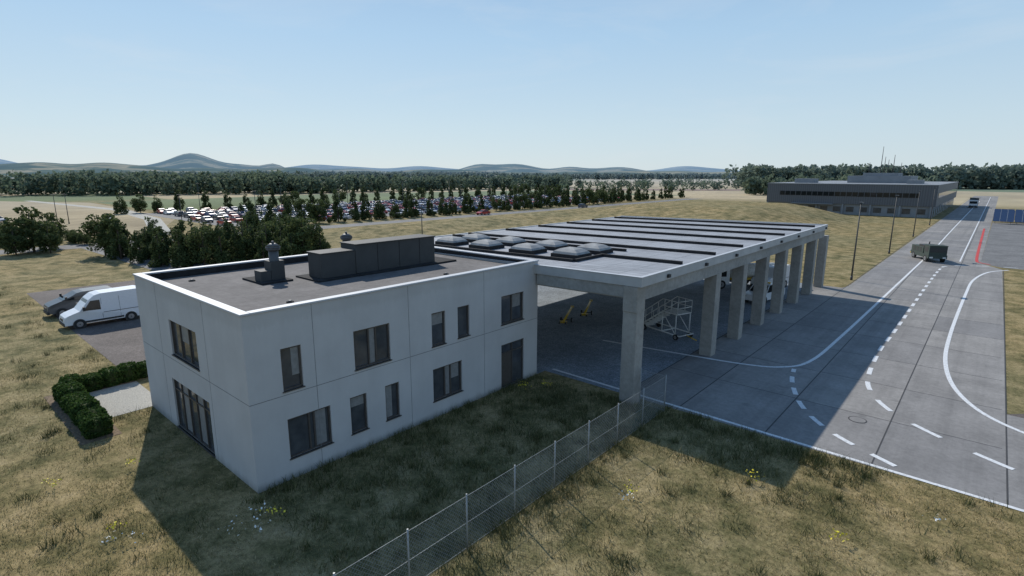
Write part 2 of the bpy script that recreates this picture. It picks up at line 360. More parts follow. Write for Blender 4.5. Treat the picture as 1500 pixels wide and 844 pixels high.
# ------------------------------------------------------------------ office building
W=12.46;L=17.36;H=7.2
bl=empty("office_building")
def wall(b,org,du,length,z0,z1,holes,nrm,depth=.22,k='wall'):
    us=sorted({0,length,*[h[0] for h in holes],*[h[1] for h in holes]}); vs=sorted({z0,z1,*[h[2] for h in holes],*[h[3] for h in holes]})
    org=Vector(org);du=Vector(du);nr=Vector(nrm)
    P=lambda a,z,d=0: org+du*a+Vector((0,0,z))-nr*d
    for a0,a1 in zip(us,us[1:]):
        for v0,v1 in zip(vs,vs[1:]):
            cu=(a0+a1)/2;cv=(v0+v1)/2
            if any(h[0]<cu<h[1] and h[2]<cv<h[3] for h in holes): continue
            b.poly([P(a0,v0),P(a1,v0),P(a1,v1),P(a0,v1)],k)
    for h in holes:
        a0,a1,v0,v1=h[:4]
        b.poly([P(a0,v0),P(a0,v1),P(a0,v1,depth),P(a0,v0,depth)],k); b.poly([P(a1,v0),P(a1,v1),P(a1,v1,depth),P(a1,v0,depth)],k)
        b.poly([P(a0,v0),P(a1,v0),P(a1,v0,depth),P(a0,v0,depth)],k); b.poly([P(a0,v1),P(a1,v1),P(a1,v1,depth),P(a0,v1,depth)],k)
def obox(b,org,du,nr,a0,a1,z0,z1,d0,d1,k):
    org=Vector(org);du=Vector(du);nr=Vector(nr)
    A=org+du*a0-nr*d0; B=org+du*a1-nr*d1
    b.box((min(A.x,B.x),min(A.y,B.y),z0),(max(A.x,B.x),max(A.y,B.y),z1),k)
def window(fr,gl,org,du,nr,h,mull,transom=None,blind=False):
    a0,a1,z0,z1=h; F=.07
    obox(fr,org,du,nr,a0+.003,a0+F,z0+.003,z1-.003,.07,.19,'frame'); obox(fr,org,du,nr,a1-F,a1-.003,z0+.003,z1-.003,.07,.19,'frame')
    obox(fr,org,du,nr,a0+F,a1-F,z0+.003,z0+F,.07,.19,'frame'); obox(fr,org,du,nr,a0+F,a1-F,z1-F,z1-.003,.07,.19,'frame')
    for m_ in mull:
        c=a0+(a1-a0)*m_; obox(fr,org,du,nr,c-.035,c+.035,z0+F,z1-F,.075,.185,'frame')
    if transom:
        obox(fr,org,du,nr,a0+F,a1-F,transom-.03,transom+.03,.08,.18,'frame')
    obox(gl,org,du,nr,a0+F*.6,a1-F*.6,z0+F*.6,z1-F*.6,.14,.16,'glass')
    obox(fr,org,du,nr,a0-.04,a1+.04,z0-.045,z0,-.05,.06,'frame')
    if blind:
        for (f0,f1,zt) in blind:
            obox(gl,org,du,nr,a0+(a1-a0)*f0,a0+(a1-a0)*f1,z0+(z1-z0)*zt,z1-F,.132,.1385,'blind')
wb=MB();fr=MB();gl=MB()
RW=[(1.35,2.2,3.8,5.55),(4.6,6.5,3.8,5.55),(9.,9.9,3.8,5.5),(10.75,11.6,3.85,5.5),(14.1,16.05,3.85,5.5),
    (1.4,3.3,.9,2.6),(4.25,5.1,.9,2.6),(6.1,6.9,.9,2.6),(9.,11.,.9,2.6),(14.1,16.1,.06,2.65)]
LWh=[(W-8.0,W-4.75,3.9,5.6),(W-8.6,W-4.1,.1,2.6)]
ro=((0,0,0),(0,1,0),(1,0,0)); lo=((-W,0,0),(1,0,0),(0,-1,0))
wall(wb,ro[0],ro[1],L,-.3,H-.08,RW,ro[2]); wall(wb,lo[0],lo[1],W,-.3,H-.08,LWh,lo[2])
wb.poly([(-W,0,-.3),(-W,L,-.3),(-W,L,H-.08),(-W,0,H-.08)],'wall'); wb.poly([(0,L,-.3),(-W,L,-.3),(-W,L,H-.08),(0,L,H-.08)],'wall')
mul=[[],[.42,.62],[],[],[.5],[.5,.62],[],[],[.42,.62],[.5]]
bld=[[(.55,.92,.3)],[(.44,.6,0.04)],[(.1,.9,.62)],None,[(.55,.9,.5)],[(.64,.9,.04)],[(.1,.9,.7)],[(.1,.55,.04)],[(.44,.6,.04),(.64,.92,.5)],None]
for h,m_,bd in zip(RW,mul,bld): window(fr,gl,*ro,h,m_,2.1 if h[2]<.5 else None,bd)
window(fr,gl,*lo,LWh[0],[.33,.66],None,[(.35,.64,.5)]); window(fr,gl,*lo,LWh[1],[.2,.4,.6,.8],2.05,[(.22,.38,.04),(.62,.78,.04)])
obox(fr,*ro,14.2,15.05,.1,2.05,.10,.136,'frame')
wb.obj("walls",bl); fr.obj("window_frames",bl); gl.obj("window_glass",bl)
b=MB()
obox(b,*ro,0,L,3.62,3.648,-.003,.01,'groove'); obox(b,*lo,0,W,3.62,3.648,-.003,.01,'groove')
for a in (2.75,7.6,12.7): obox(b,*ro,a,a+.02,0,7.1,-.0045,.01,'groove')
for a in (3.,8.7): obox(b,*lo,a,a+.02,0,7.1,-.0045,.01,'groove')
b.obj("wall_joints",bl)
b=MB(); o_=.05; t_=.34
z0=H-.08
b.box((-W-o_,-o_,z0),(o_,t_,H),'coping'); b.box((-W-o_,L-t_,z0),(o_,L+o_,H),'coping')
b.box((-W-o_,t_,z0),(-W+t_,L-t_,H),'coping'); b.box((-t_,t_,z0),(o_,L-t_,H),'coping')
b.obj("parapet_coping",bl,bevel=.015)
b=MB(); i_=.30; rz=H-.42
b.poly([(-W+.1,.1,rz),(-.1,.1,rz),(-.1,L-.1,rz),(-W+.1,L-.1,rz)],'roof')
b.poly([(-W+i_,i_,rz),(-W+i_,L-i_,rz),(-W+i_,L-i_,z0),(-W+i_,i_,z0)],'roofdark'); b.poly([(-i_,i_,rz),(-i_,L-i_,rz),(-i_,L-i_,z0),(-i_,i_,z0)],'roofdark')
b.poly([(-W+i_,i_,rz),(-i_,i_,rz),(-i_,i_,z0),(-W+i_,i_,z0)],'roofdark'); b.poly([(-W+i_,L-i_,rz),(-i_,L-i_,rz),(-i_,L-i_,z0),(-W+i_,L-i_,z0)],'roofdark')
b.obj("flat_roof",bl)
b=MB()
b.box((-7.6,6.1,rz),(-5.25,8.6,rz+.08),'roofdark'); b.box((-7.6,8.6,rz),(-5.2,15.6,rz+.1),'roofdark'); b.box((-9.,3.9,rz),(-6.7,5.5,rz+.09),'roofdark')
b.obj("roof_upstands",bl)
b=MB(); b.box((-7.0,6.55,rz+.08),(-5.7,8.6,rz+1.35),'hvac'); b.box((-7.05,6.5,rz+1.35),(-5.65,8.6,rz+1.40),'hvac')
b.box((-7.1,8.6,rz+.1),(-5.66,14.2,rz+1.65),'hvac'); b.box((-7.15,8.57,rz+1.65),(-5.6,14.25,rz+1.70),'hvac')
for yy in (10.,11.5,13.): b.box((-5.662,yy,rz+.12),(-5.645,yy+.03,rz+1.63),'roofdark')
b.obj("rooftop_hvac_unit",bl,bevel=.01)
def vent(name,x,y,z,hh,boxes=True):
    b=MB()
    if boxes:
        b.box((x-.36,y-.36,z),(x+.36,y+.36,z+.95),'hvac'); b.box((x-.36,y-.9,z),(x+.36,y-.38,z+.5),'hvac')
    z1=z+hh
    b.tube((x,y,z+.0),(x,y,z1-.35),.24,.24,'hvac2',16); b.tube((x,y,z1-.38),(x,y,z1-.28),.30,.36,'hvac2',16); b.tube((x,y,z1-.28),(x,y,z1-.18),.36,.36,'hvac2',16)
    b.tube((x,y,z1-.18),(x,y,z1-.02),.36,.14,'hvac2',16); b.tube((x,y,z1-.02),(x,y,z1+.1),.08,.05,'hvac2',10)
    b.obj(name,bl)
vent("chimney_vent",-7.6,5.0,rz+.09,1.85); vent("roof_vent",-9.2,10.3,rz,1.9,False)
b=MB()
for x,y in ((-2.2,3.),(-2.2,12.),(-10.5,2.)): b.tube((x,y,rz),(x,y,rz+.05),.16,.16,'roofdark',12); b.tube((x,y,rz+.05),(x,y,rz+.1),.1,.06,'hvac2',10)
b.obj("roof_drains",bl)

# ------------------------------------------------------------------ canopy
ca=empty("vehicle_canopy")
X0,X1,Y0,Y1,Z=-17.6,7.04,17.0,57.62,7.04
def zt(x): return Z-.014*(X1-x)
b=MB()
b.poly([(X0+.3,Y0+.3,zt(X0)-.06),(X1-.28,Y0+.3,zt(X1)-.06),(X1-.28,Y1-.3,zt(X1)-.06),(X0+.3,Y1-.3,zt(X0)-.06)],'canroof')
b.obj("roof_deck",ca)
def sbox(b,x0,x1,y0,y1,dz0,dz1,k):
    P=[]
    for dz in (dz0,dz1): P+=[(x0,y0,zt(x0)+dz),(x1,y0,zt(x1)+dz),(x1,y1,zt(x1)+dz),(x0,y1,zt(x0)+dz)]
    for q in ((0,3,2,1),(4,5,6,7),(0,1,5,4),(1,2,6,5),(2,3,7,6),(3,0,4,7)): b.poly([P[j] for j in q],k)
b=MB()
sbox(b,X0,X1,Y0,Y0+.3,-.5,0,'fascia'); sbox(b,X0,X1,Y1-.3,Y1,-.5,0,'fascia')
sbox(b,X0,X0+.3,Y0+.3,Y1-.3,-.5,0,'fascia'); sbox(b,X1-.28,X1,Y0+.3,Y1-.3,-.5,0,'fascia')
b.obj("fascia",ca)
b=MB(); sbox(b,X0-.02,X1+.03,Y0-.03,Y0+.22,.003,.03,'coping'); sbox(b,X1-.2,X1+.03,Y0+.22,Y1+.02,.003,.03,'coping'); sbox(b,X0-.02,X1-.2,Y1-.2,Y1+.02,.003,.03,'coping')
b.obj("edge_trim",ca)
b=MB()
ribs=[28.0+5.25*i for i in range(6)]
for y in ribs: sbox(b,X0+.9,X1-.5,y-.1,y+.12,-.055,.13,'roofdark')
sbox(b,.9,X1-.5,22.75,22.97,-.055,.13,'roofdark'); sbox(b,.9,1.1,19.8,22.75,-.055,.12,'roofdark')
sbox(b,X0+.9,1.,25.9,26.1,-.055,.12,'roofdark'); sbox(b,X0+.9,.9,19.6,19.8,-.055,.12,'roofdark')
b.obj("roof_ribs",ca)
b=MB()
for X in (-12.,-8.2,-4.2,-.5):
    for Y in (21.5,24.2):
        sbox(b,X-1.05,X+1.05,Y-.85,Y+.85,-.055,.2,'roofdark')
        z=zt(X)+.2; 
        lv=[(.98,.78,0),(.9,.70,.14),(.6,.45,.3),(.25,.18,.38)]
        for (a,c,h),(a2,c2,h2) in zip(lv,lv[1:]):
            A=[(X-a,Y-c,z+h),(X+a,Y-c,z+h),(X+a,Y+c,z+h),(X-a,Y+c,z+h)];B=[(X-a2,Y-c2,z+h2),(X+a2,Y-c2,z+h2),(X+a2,Y+c2,z+h2),(X-a2,Y+c2,z+h2)]
            for j in range(4): b.poly([A[j],A[(j+1)%4],B[(j+1)%4],B[j]],'dome',True)
        b.poly(B,'dome',True)
b.obj("skylight_domes",ca)
b=MB()
XC=6.42
sbox(b,X0+.35,X1-.35,Y0+.35,Y1-.35,-.58,-.5,'soffit')
for y in [17.48+5.25*i for i in range(8)]+[57.1]: sbox(b,X0+.85,XC-.45,y-.2,y+.2,-1.25,-.583,'beam')
sbox(b,XC-.42,XC+.42,Y0+.05,Y1-.1,-1.3,-.503,'beam'); sbox(b,X0+.32,X0+.8,Y0+.3,Y1-.1,-1.2,-.585,'beam')
b.obj("soffit_beams",ca)
b=MB(); sbox(b,.15,XC-.45,Y0+.08,Y0+.25,-1.15,-.503,'beam'); b.obj("front_beam",ca)
b=MB()
ks=[0,2.05,3.05,4.05,5.05,6.05,7.05,8.0]
for k in ks:
    y=17.48+k*5.25; hw=.42
    b.box((XC-hw,y-hw,-.2),(XC+hw,y+hw,zt(XC)-(1.303)),'concrete_rough')
    if k==0: b.box((XC-hw-.003,y-hw-.05,zt(XC)-1.9),(XC+hw+.003,y+hw+.003,zt(XC)-.52),'concrete_rough')
for k in (1,3,5,7.):
    y=17.48+k*5.25; b.box((X0+.35,y-.3,-.2),(X0+.95,y+.3,zt(X0)-1.203),'concrete_rough')
b.obj("columns",ca,bevel=.03)
b=MB()
for y in [20+5.25*i for i in range(8)]: b.box((X1+.002,y-.12,zt(X1)-.38),(X1+.14,y+.12,zt(X1)-.2),'black')
b.obj("floodlights",ca)

# ------------------------------------------------------------------ fence
fe=empty("chain_link_fence")
FX=8.45; ys=[17.5-2.4*i for i in range(13)]
b=MB()
for y in ys: b.tube((FX,y,-.1),(FX,y,2.05),.028,.028,'steel',8)
b.tube((7.0,17.55,-.1),(7.0,17.55,2.05),.028,.028,'steel',8)
for z in (1.97,1.0,.08): b.tube((FX,17.5,z),(FX,ys[-1],z),.008,.008,'steel',6); b.tube((7,17.55,z),(FX,17.5,z),.008,.008,'steel',6)
b.obj("posts_and_rails",fe)
def mesh_wire(p0,p1,zb,ztop,sp,wd):
    p0=Vector(p0);p1=Vector(p1);Ln=(p1-p0).length;d=(p1-p0)/Ln; nr=Vector((-d.y,d.x,0)); h=ztop-zb; V=[]
    k=-h
    while k<Ln:
        for sg in (0,1):
            a0=k;a1=k+h
            s0=max(a0,0);s1=min(a1,Ln)
            if s1<=s0: continue
            za=(s0-a0);zb_=(s1-a0)
            if sg: za=h-za;zb_=h-zb_
            A=p0+d*s0+Vector((0,0,zb+za));B=p0+d*s1+Vector((0,0,zb+zb_))
            t=(B-A).normalized(); n=t.cross(nr)*wd/2; m=nr*wd/2
            for o in (n,m): V+=[A-o,B-o,B+o,A+o]
        k+=sp
    return [tuple(v) for v in V]
V=mesh_wire((FX,17.5,0),(FX,ys[-1],0),.08,1.97,.14,.009)+mesh_wire((7,17.55,0),(FX,17.5,0),.08,1.97,.14,.009)
link("wire_mesh",npmesh("wire_mesh",V,4,[M['steel']]),fe)

# ------------------------------------------------------------------ hedge
def leaf_quads(C,size,r_):
    n=len(C); a=r_.normal(size=(n,3)); a/=np.linalg.norm(a,axis=1)[:,None]; c=r_.normal(size=(n,3)); c-=a*(a*c).sum(1)[:,None]; c/=np.linalg.norm(c,axis=1)[:,None]
    s=(size*r_.uniform(.6,1.3,n))[:,None]; c=c*.7
    return np.stack([C-a*s-c*s*.2,C+c*s,C+a*s+c*s*.1,C-c*s],1).reshape(-1,3)
def bush(name,x,y,rx,ry,h,n,size=.06):
    d=rng.normal(size=(n,3)); d/=np.linalg.norm(d,axis=1)[:,None]; d=np.sign(d)*np.abs(d)**.62
    lump=1+.07*np.sin(d[:,0]*9+x*3)*np.sin(d[:,2]*8+y)+rng.normal(0,.035,n)
    p=d*lump[:,None]*np.array([rx,ry,h*.53])+np.array([x,y,h*.5]); p[:,2]=np.maximum(p[:,2],.02)
    e=empty(name); link("foliage",npmesh(name,leaf_quads(p,size,rng),4,[M['hedge']]),e)
    b=MB(); b.tube((x,y,.02),(x,y,h*.9),min(rx,ry)*.8,min(rx,ry)*.6,'leaf2',10); b.obj("inner_branches",e)
for i in range(7): bush("boxwood_hedge",-18.0+.07*i,3.1-.92*i,.52,.50,.95+.1*math.sin(i*2.3),2300)
for i in range(7): bush("boxwood_hedge",-16.9+1.04*i,-2.75+.05*math.sin(i*3),.50,.56,.95+.12*math.sin(i*2.),2500)

# ------------------------------------------------------------------ trees
def tree_mesh(name,seed,h,rad,kind,leafm,nl,ls,clear=.12):
    r_=np.random.default_rng(seed); b=MB()
    b.tube((0,0,-.2),(0,0,h*.45),.03*h*.8,.018*h,'bark',8); b.tube((0,0,h*.45),(.1,0,h*.9),.018*h,.004*h,'bark',6)
    ncl=34 if kind=='round' else 42; C=[]
    for i in range(ncl):
        u_=r_.uniform(); a=r_.uniform(0,6.283)
        if kind=='round':
            zz=clear+(1-clear)*(.08+.84*u_); R=rad*math.sqrt(max(0,1-((zz-(clear+1)/2)/((1-clear)/2))**2))*.85
        else:
            zz=clear+(1-clear)*(1-u_**.62)*.97+.02; R=rad*(1-(zz-clear)/(1-clear))**.6*.9
        rd=R*math.sqrt(r_.uniform(.25,1.)); c=np.array([math.cos(a)*rd,math.sin(a)*rd,zz*h]); cr=rad*r_.uniform(.22,.42)*(1 if kind=='round' else .5+.5*R/rad)
        C.append((c,cr))
        if i%3==0: b.tube((0,0,max(.1,zz*.7)*h),tuple(c),.008*h,.003*h,'bark',5,False)
    pts=[]
    tot=sum(c[1]**2 for c in C)
    for c,cr in C:
        n=int(nl*cr*cr/tot); d=r_.normal(size=(n,3)); d/=np.linalg.norm(d,axis=1)[:,None]
        pts.append(c+d*(cr*r_.uniform(.55,1.08,(n,1)))*np.array([1,1,.9 if kind=='round' else 1.25]))
    P=np.concatenate(pts); P[:,2]=np.maximum(P[:,2],clear*h*.7)
    V=leaf_quads(P,ls,r_)
    i=len(b.v); k=b.m(leafm)
    b.v+= [tuple(x) for x in V]; nq=len(V)//4
    b.f+= [[i+4*j,i+4*j+1,i+4*j+2,i+4*j+3] for j in range(nq)]; b.mi+=[k]*nq; b.sm+=[False]*nq
    return b.mesh(name)
TR=[tree_mesh("round_tree_%d"%i,20+i,6.2+.5*(i%2),2.5+.25*i,'round','leaf',3000,.2,.08) for i in range(3)]
TC=[tree_mesh("cone_tree_%d"%i,40+i,7.1,1.6+.15*i,'cone','leaf2',3000,.17,.03) for i in range(4)]
def plant(x,y,cone,s): inst("conifer_tree" if cone else "deciduous_tree",random.choice(TC if cone else TR),(x,y,0),random.uniform(0,6.28),(s*random.uniform(.9,1.1),s*random.uniform(.9,1.1),s))
for x,y,c,s in [(-92,7,0,1.15),(-95,9.5,0,.95),(-90,4.6,0,.7),(-106,4,0,.8),(-104,1,0,.7),(-89,8.5,0,.75)]: plant(x,y,c,s)
cl=[(-80,13.5),(-77,15.5),(-74,14),(-71,16.5),(-68,14.8),(-65,16.8),(-62.5,15.5),(-60,17.5),(-57.5,19.2),(-76,19),(-72,20.5),(-67,20),(-64,21.5),(-60.5,22.5),(-56.5,23),
    (-54,25.5),(-52,28.5),(-57,27.5),(-61,27),(-65,26),(-70,26),(-75,26.5),(-55,31.5),(-59,32),(-63,31.5),(-68,32),(-73,32.5),(-51,32.3),(-80,31),(-78,36),(-71,37),(-65,37),
    (-78.5,14.2),(-72.5,17.6),(-69.4,17.2),(-62,19.6),(-58.6,16.8),(-55.4,20.6),(-58.5,24.8),(-54.6,28.4),(-52.6,30.6),(-62.6,24.6),(-66.5,29),(-57.2,29.8),(-61.,29.4),(-60,35),(-55.5,34.4)]
for i,(x,y) in enumerate(cl): plant(x,y,i%8!=0 ,random.uniform(.62,.92))
for i in range(10): plant(-98-1.2*i+random.uniform(-1,1),14.5+random.uniform(-2,1),0,.32)
y=47.
while y<275:
    plant(-106+random.uniform(-1.,1.),y,random.random()<.92,random.uniform(.72,1.0)); y+=random.uniform(3.4,5.6) if y<180 else random.uniform(4,8)
for i in range(52): plant(-104+random.uniform(-1.5,1.5),44+i*3.6+random.uniform(-1.,1.),0,random.uniform(.2,.28))
y=60.
while y<230:
    plant(-141+random.uniform(-1,1),y,random.random()<.6,random.uniform(.55,.8)); y+=random.uniform(11,18)
y=40.
while y<260:
    plant(-178+random.uniform(-1,1),y,random.random()<.8,random.uniform(.8,1.1)); y+=random.uniform(4,8)
for i in range(14): plant(-172+4.6*i,236+random.uniform(-1,1),True,random.uniform(.8,1.))
def woods(name,path,width,n,h,nl=70,ls=1.0):
    P=[np.array(p,float) for p in path]; seg=[np.linalg.norm(b_-a_) for a_,b_ in zip(P,P[1:])]; T=sum(seg); V=[]
    for i in range(n):
        s_=rng.uniform(0,T); k=0
        while s_>seg[k] and k<len(seg)-1: s_-=seg[k];k+=1
        d=(P[k+1]-P[k])/seg[k]; nn=np.array([-d[1],d[0]]); c=P[k]+d*s_+nn*rng.uniform(0,width)
        hh=h*rng.uniform(.75,1.1); rad=hh*rng.uniform(.3,.42)
        q=rng.normal(size=(nl,3)); q/=np.linalg.norm(q,axis=1)[:,None]
        q=q*rng.uniform(.7,1,(nl,1)); q=q*np.array([rad,rad,hh*.46])+np.array([c[0],c[1],hh*.5])+rng.normal(0,rad*.08,(nl,3))
        V.append(leaf_quads(q,ls,rng))
    return link(name,npmesh(name,np.concatenate(V),4,[M['woodleaf']]))
woods("distant_woodland",[(-395,-150),(-366,34),(-294,159)],45,330,13,130,1.1)
woods("distant_woodland",[(-294,159),(-262,405)],25,190,11,90,1.1)
woods("distant_woodland",[(-150,500),(45,640),(140,860)],50,360,20.5,110,1.9)
woods("distant_woodland",[(-85,330),(-45,390),(-10,430)],18,60,12,90,1.2)
woods("distant_tree_row",[(-255,300),(-225,620)],2,40,8,60,.8)
woods("distant_tree_row",[(-185,270),(-90,640)],2,50,7.5,60,.8)
woods("distant_tree_row",[(-300,400),(-100,560)],2,40,7.5,60,.8)
woods("distant_woodland",[(-900,200),(-700,700)],120,400,14,50,2.4)
woods("distant_woodland",[(-700,750),(-430,1500)],150,350,14,50,2.4)
woods("distant_woodland",[(-1500,600),(-1300,1500)],150,300,18,40,3.4)

# ------------------------------------------------------------------ hills
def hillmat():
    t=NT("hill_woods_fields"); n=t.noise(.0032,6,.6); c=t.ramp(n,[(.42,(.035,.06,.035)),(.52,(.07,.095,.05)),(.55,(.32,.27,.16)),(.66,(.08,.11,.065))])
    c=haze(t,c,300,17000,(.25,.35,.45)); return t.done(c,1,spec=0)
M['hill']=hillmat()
def hills(name,R,bumps,depthf=.35,base=0):
    N=260; V=[];F=[]; K=7
    for i in range(N):
        px=-500+2500*i/(N-1); ph=math.atan((px-750)/804.5); az=yaw+ph
        e=base+sum(a*math.exp(-((px-c)/s_)**2) for c,a,s_ in bumps)+.8*math.sin(px*.031)+.5*math.sin(px*.083+1)
        hh=12+max(e,-3)*R*math.cos(ph)/804.5
        for j in range(K):
            tt=j/(K-1); RR=R*(1-depthf+2*depthf*tt); f=math.sin(math.pi*tt)**1.2 if 0<tt<1 else 0
            V.append((cx+RR*math.sin(az),cy+RR*math.cos(az),hh*f-3*(f==0)))
    for i in range(N-1):
        for j in range(K-1): F.append([i*K+j,(i+1)*K+j,(i+1)*K+j+1,i*K+j+1])
    me=bpy.data.meshes.new(name); me.from_pydata(V,[],F); me.materials.append(M['hill']); 
    for p_ in me.polygons: p_.use_smooth=True
    link(name,me)
hills("hills",5200,[(292,19,38),(250,7,90),(360,9,40),(410,9,18),(750,12,50),(700,6,25),(830,5,25),(900,7,50),(520,5,50)],base=2)
hills("hills",2600,[(60,11,90),(180,10,60),(330,5,70),(430,5,40),(640,3,70),(960,3,60)],base=2)
hills("hills",11000,[(0,17,60),(480,9,80),(620,7,60),(1000,9,60),(200,8,100)],base=2)
def mound(name,x0,x1,y0,y1,fn,n=40):
    V=[];F=[]
    for i in range(n):
        for j in range(n):
            a=i/(n-1);c=j/(n-1); V.append((x0+(x1-x0)*a,y0+(y1-y0)*c,fn(a,c)-.02))
    for i in range(n-1):
        for j in range(n-1): F.append([i*n+j,(i+1)*n+j,(i+1)*n+j+1,i*n+j+1])
    me=bpy.data.meshes.new(name); me.from_pydata(V,[],F); me.materials.append(M['ground'])
    for p_ in me.polygons: p_.use_smooth=True
    link(name,me)
def ss(x): x=max(0,min(1,x)); return x*x*(3-2*x)
mound("grass_mound",-75,-4,95,185,lambda a,c:3.8*ss(a/.25)*ss((1-a)/.35)*ss(c/.5)*ss((1-c)/.15))
mound("grass_embankment",-90,-58,45,200,lambda a,c:1.6*ss(a/.4)*ss((1-a)/.6)*ss(c/.1)*ss((1-c)/.1))

# ------------------------------------------------------------------ terminal
te=empty("terminal_building")
b=MB()
x0,x1,y0,y1=-38.6,7.2,190,285
b.box((x0+.6,y0+.6,-.3),(x1-.6,y1,3.2),'cladlight'); b.box((x0,y0,3.2),(x1,y1,9.2),'clad'); b.box((x0-.1,y0-.1,9.2),(x1+.1,y1+.1,9.4),'cladlight')
b.obj("walls",te)
b=MB(); 
b.box((x0+4,y0-.06,5.6),(x1-4,y0+.1,6.9),'darkglass'); b.box((x1-.1,y0+4,5.6),(x1+.06,y1-5,6.9),'darkglass')
xx=x0+4
while xx<x1-4: b.box((xx,y0-.12,5.55),(xx+.12,y0-.02,6.95),'clad'); xx+=1.6
xx=x0+2
while xx<x1-2: b.box((xx,y0+.5,.9),(xx+2.,y0+.65,2.4),'glass'); xx+=3.6
yy=y0+3
while yy<y1-4: b.box((x1-.65,yy,.1),(x1-.55,yy+3,2.8),'glass'); yy+=7
b.obj("windows",te)
b=MB(); xx=x0+.4
while xx<x1: b.box((xx-.25,y0+.05,-.2),(xx+.25,y0+.5,3.2),'cladlight'); xx+=7.4
b.box((x0+8,y0-1.5,3.0),(x0+20,y0+.04,3.19),'cladlight'); b.obj("entrance_columns",te)
b=MB(); b.box((-20,215,9.4),(-2,235,11.8),'cladlight'); b.box((-16,218,11.8),(-6,230,12.8),'cladlight'); b.box((-33,200,9.4),(-27,206,10.8),'cladlight'); b.box((-1.9,205,9.4),(2,212,10.6),'cladlight'); b.obj("roof_plant_rooms",te)
b=MB()
for x,y,h in ((-12,225,9.5),(-11,225,6),(-8,222,6.5),(-15,222,4),(-6.5,228,4.),(-9.8,224,5)): b.tube((x,y,12.8),(x,y,12.3+h),.14,.08,'polesteel',6)
b.obj("antenna_masts",te)

# ------------------------------------------------------------------ poles
def pole(name,x,y,h,head=True):
    b=MB(); b.tube((0,0,-.1),(0,0,h),.10,.055,'polesteel',8); b.tube((0,0,0),(0,0,.5),.14,.13,'polesteel',8)
    if head: b.box((-.2,-.5,h),(.2,.5,h+.12),'polesteel')
    b.obj(name,None,(x,y,0))
for y in (66.5,96,128,162): pole("light_pole",8.4,y,9.)
for i in range(9): pole("street_lamp",-110,50+22*i,8.); 
for i in range(7): pole("street_lamp",-158,55+25*i,9.)
for x,y in ((-150,20),(-149,22),(-128,40),(-52.5,52)): pole("street_lamp",x,y,7.)
so_=empty("solar_panel_array"); b=MB()
for i in range(5):
    xx=20+4.2*i
    for j in range(2):
        yy=178+7*j
        b.poly([(xx,yy,.7),(xx+4,yy,.7),(xx+4,yy+4.2,3.3),(xx,yy+4.2,3.3)],'solar'); b.poly([(xx,yy,.66),(xx,yy+4.2,3.26),(xx+4,yy+4.2,3.26),(xx+4,yy,.66)],'steel')
        b.tube((xx+.5,yy+3.9,0),(xx+.5,yy+3.9,3.05),.06,.06,'steel',6); b.tube((xx+3.5,yy+3.9,0),(xx+3.5,yy+3.9,3.05),.06,.06,'steel',6)
        for q in (1.33,2.66): b.poly([(xx+q-.03,yy,.715),(xx+q+.03,yy,.715),(xx+q+.03,yy+4.2,3.315),(xx+q-.03,yy+4.2,3.315)],'steel')
b.obj("panels",so_)

# ------------------------------------------------------------------ vehicles
def wheel(b,x,y,rad=.34,w=.22):
    s_=1 if x>0 else -1
    b.tube((x-s_*w,y,rad),(x,y,rad),rad,rad,'rubber',18); b.tube((x-s_*.02,y,rad),(x+s_*.006,y,rad),rad*.62,rad*.6,'rim',14); b.tube((x,y,rad),(x+s_*.012,y,rad),rad*.15,rad*.12,'black',8)
def arch(b,x,y,rad):
    s_=1 if x>0 else -1
    b.tube((x-s_*.06,y,rad*.95),(x+s_*.003,y,rad*.95),rad*1.22,rad*1.22,'black',18)
def car_mesh(name,paint,kind='hatch'):
    b=MB(); Lc=4.2 if kind=='hatch' else 4.6; hw=.88
    lo_=[(0,.35),(0,.62),(.12,.78),(1.15,.96),(Lc-.5,1.0),(Lc-.05,.9),(Lc,.4),(Lc-.1,.25),(.1,.25)]
    b.extr(lo_,hw,paint,lambda z,y:(.93 if (y<.2 or y>Lc-.2) else 1)*(1 if z<.9 else .98))
    e=Lc-.15 if kind=='hatch' else Lc-.7
    b.extr([(1.1,.955),(1.95,1.43),(2.3,1.47),(e-.7,1.44),(e,.99)],hw*.95,'darkglass',lambda z,y:1 if z<1.1 else .80)
    b.extr([(1.93,1.425),(2.25,1.50),(e-.75,1.47),(e-.68,1.43)],hw*.95,paint,lambda z,y:.815)
    for y0_,y1_ in ((1.14,1.96),(e,e-.7)):
        for s_ in (-1,1): b.tube((s_*hw*.94,y0_,.98),(s_*hw*.77,y1_,1.44),.035,.035,paint,5)
    for s_ in (-1,1):
        b.tube((s_*hw*.95,2.6,.98),(s_*hw*.78,2.6,1.44),.03,.03,paint,5)
        for yy in (.78,Lc-.8): arch(b,s_*hw,yy,.31); wheel(b,s_*(hw+.008),yy,.31)
        b.box((s_*.62-.16,-.012,.55),(s_*.62+.16,.06,.68),'lamp'); b.box((s_*.68-.1,Lc-.06,.68),(s_*.68+.1,Lc+.0,.86),'lampred')
        b.box((s_*(hw+.07)-.07,1.35,.95),(s_*(hw+.07)+.07,1.5,1.07),paint)
    b.box((-.4,-.015,.38),(.4,.04,.5),'black')
    return b.mesh(name)
paints=[simple("car_paint_%d"%i,c,.3,0,.03) for i,c in enumerate([(.7,.7,.7),(.42,.03,.03),(.04,.045,.05),(.30,.31,.33),(.05,.08,.2),(.6,.6,.62),(.45,.04,.03),(.12,.12,.13)])]
CM=[car_mesh("parked_car_mesh",p_,'hatch' if i%2 else 'sedan') for i,p_ in enumerate(paints)]
rc=random.Random(5)
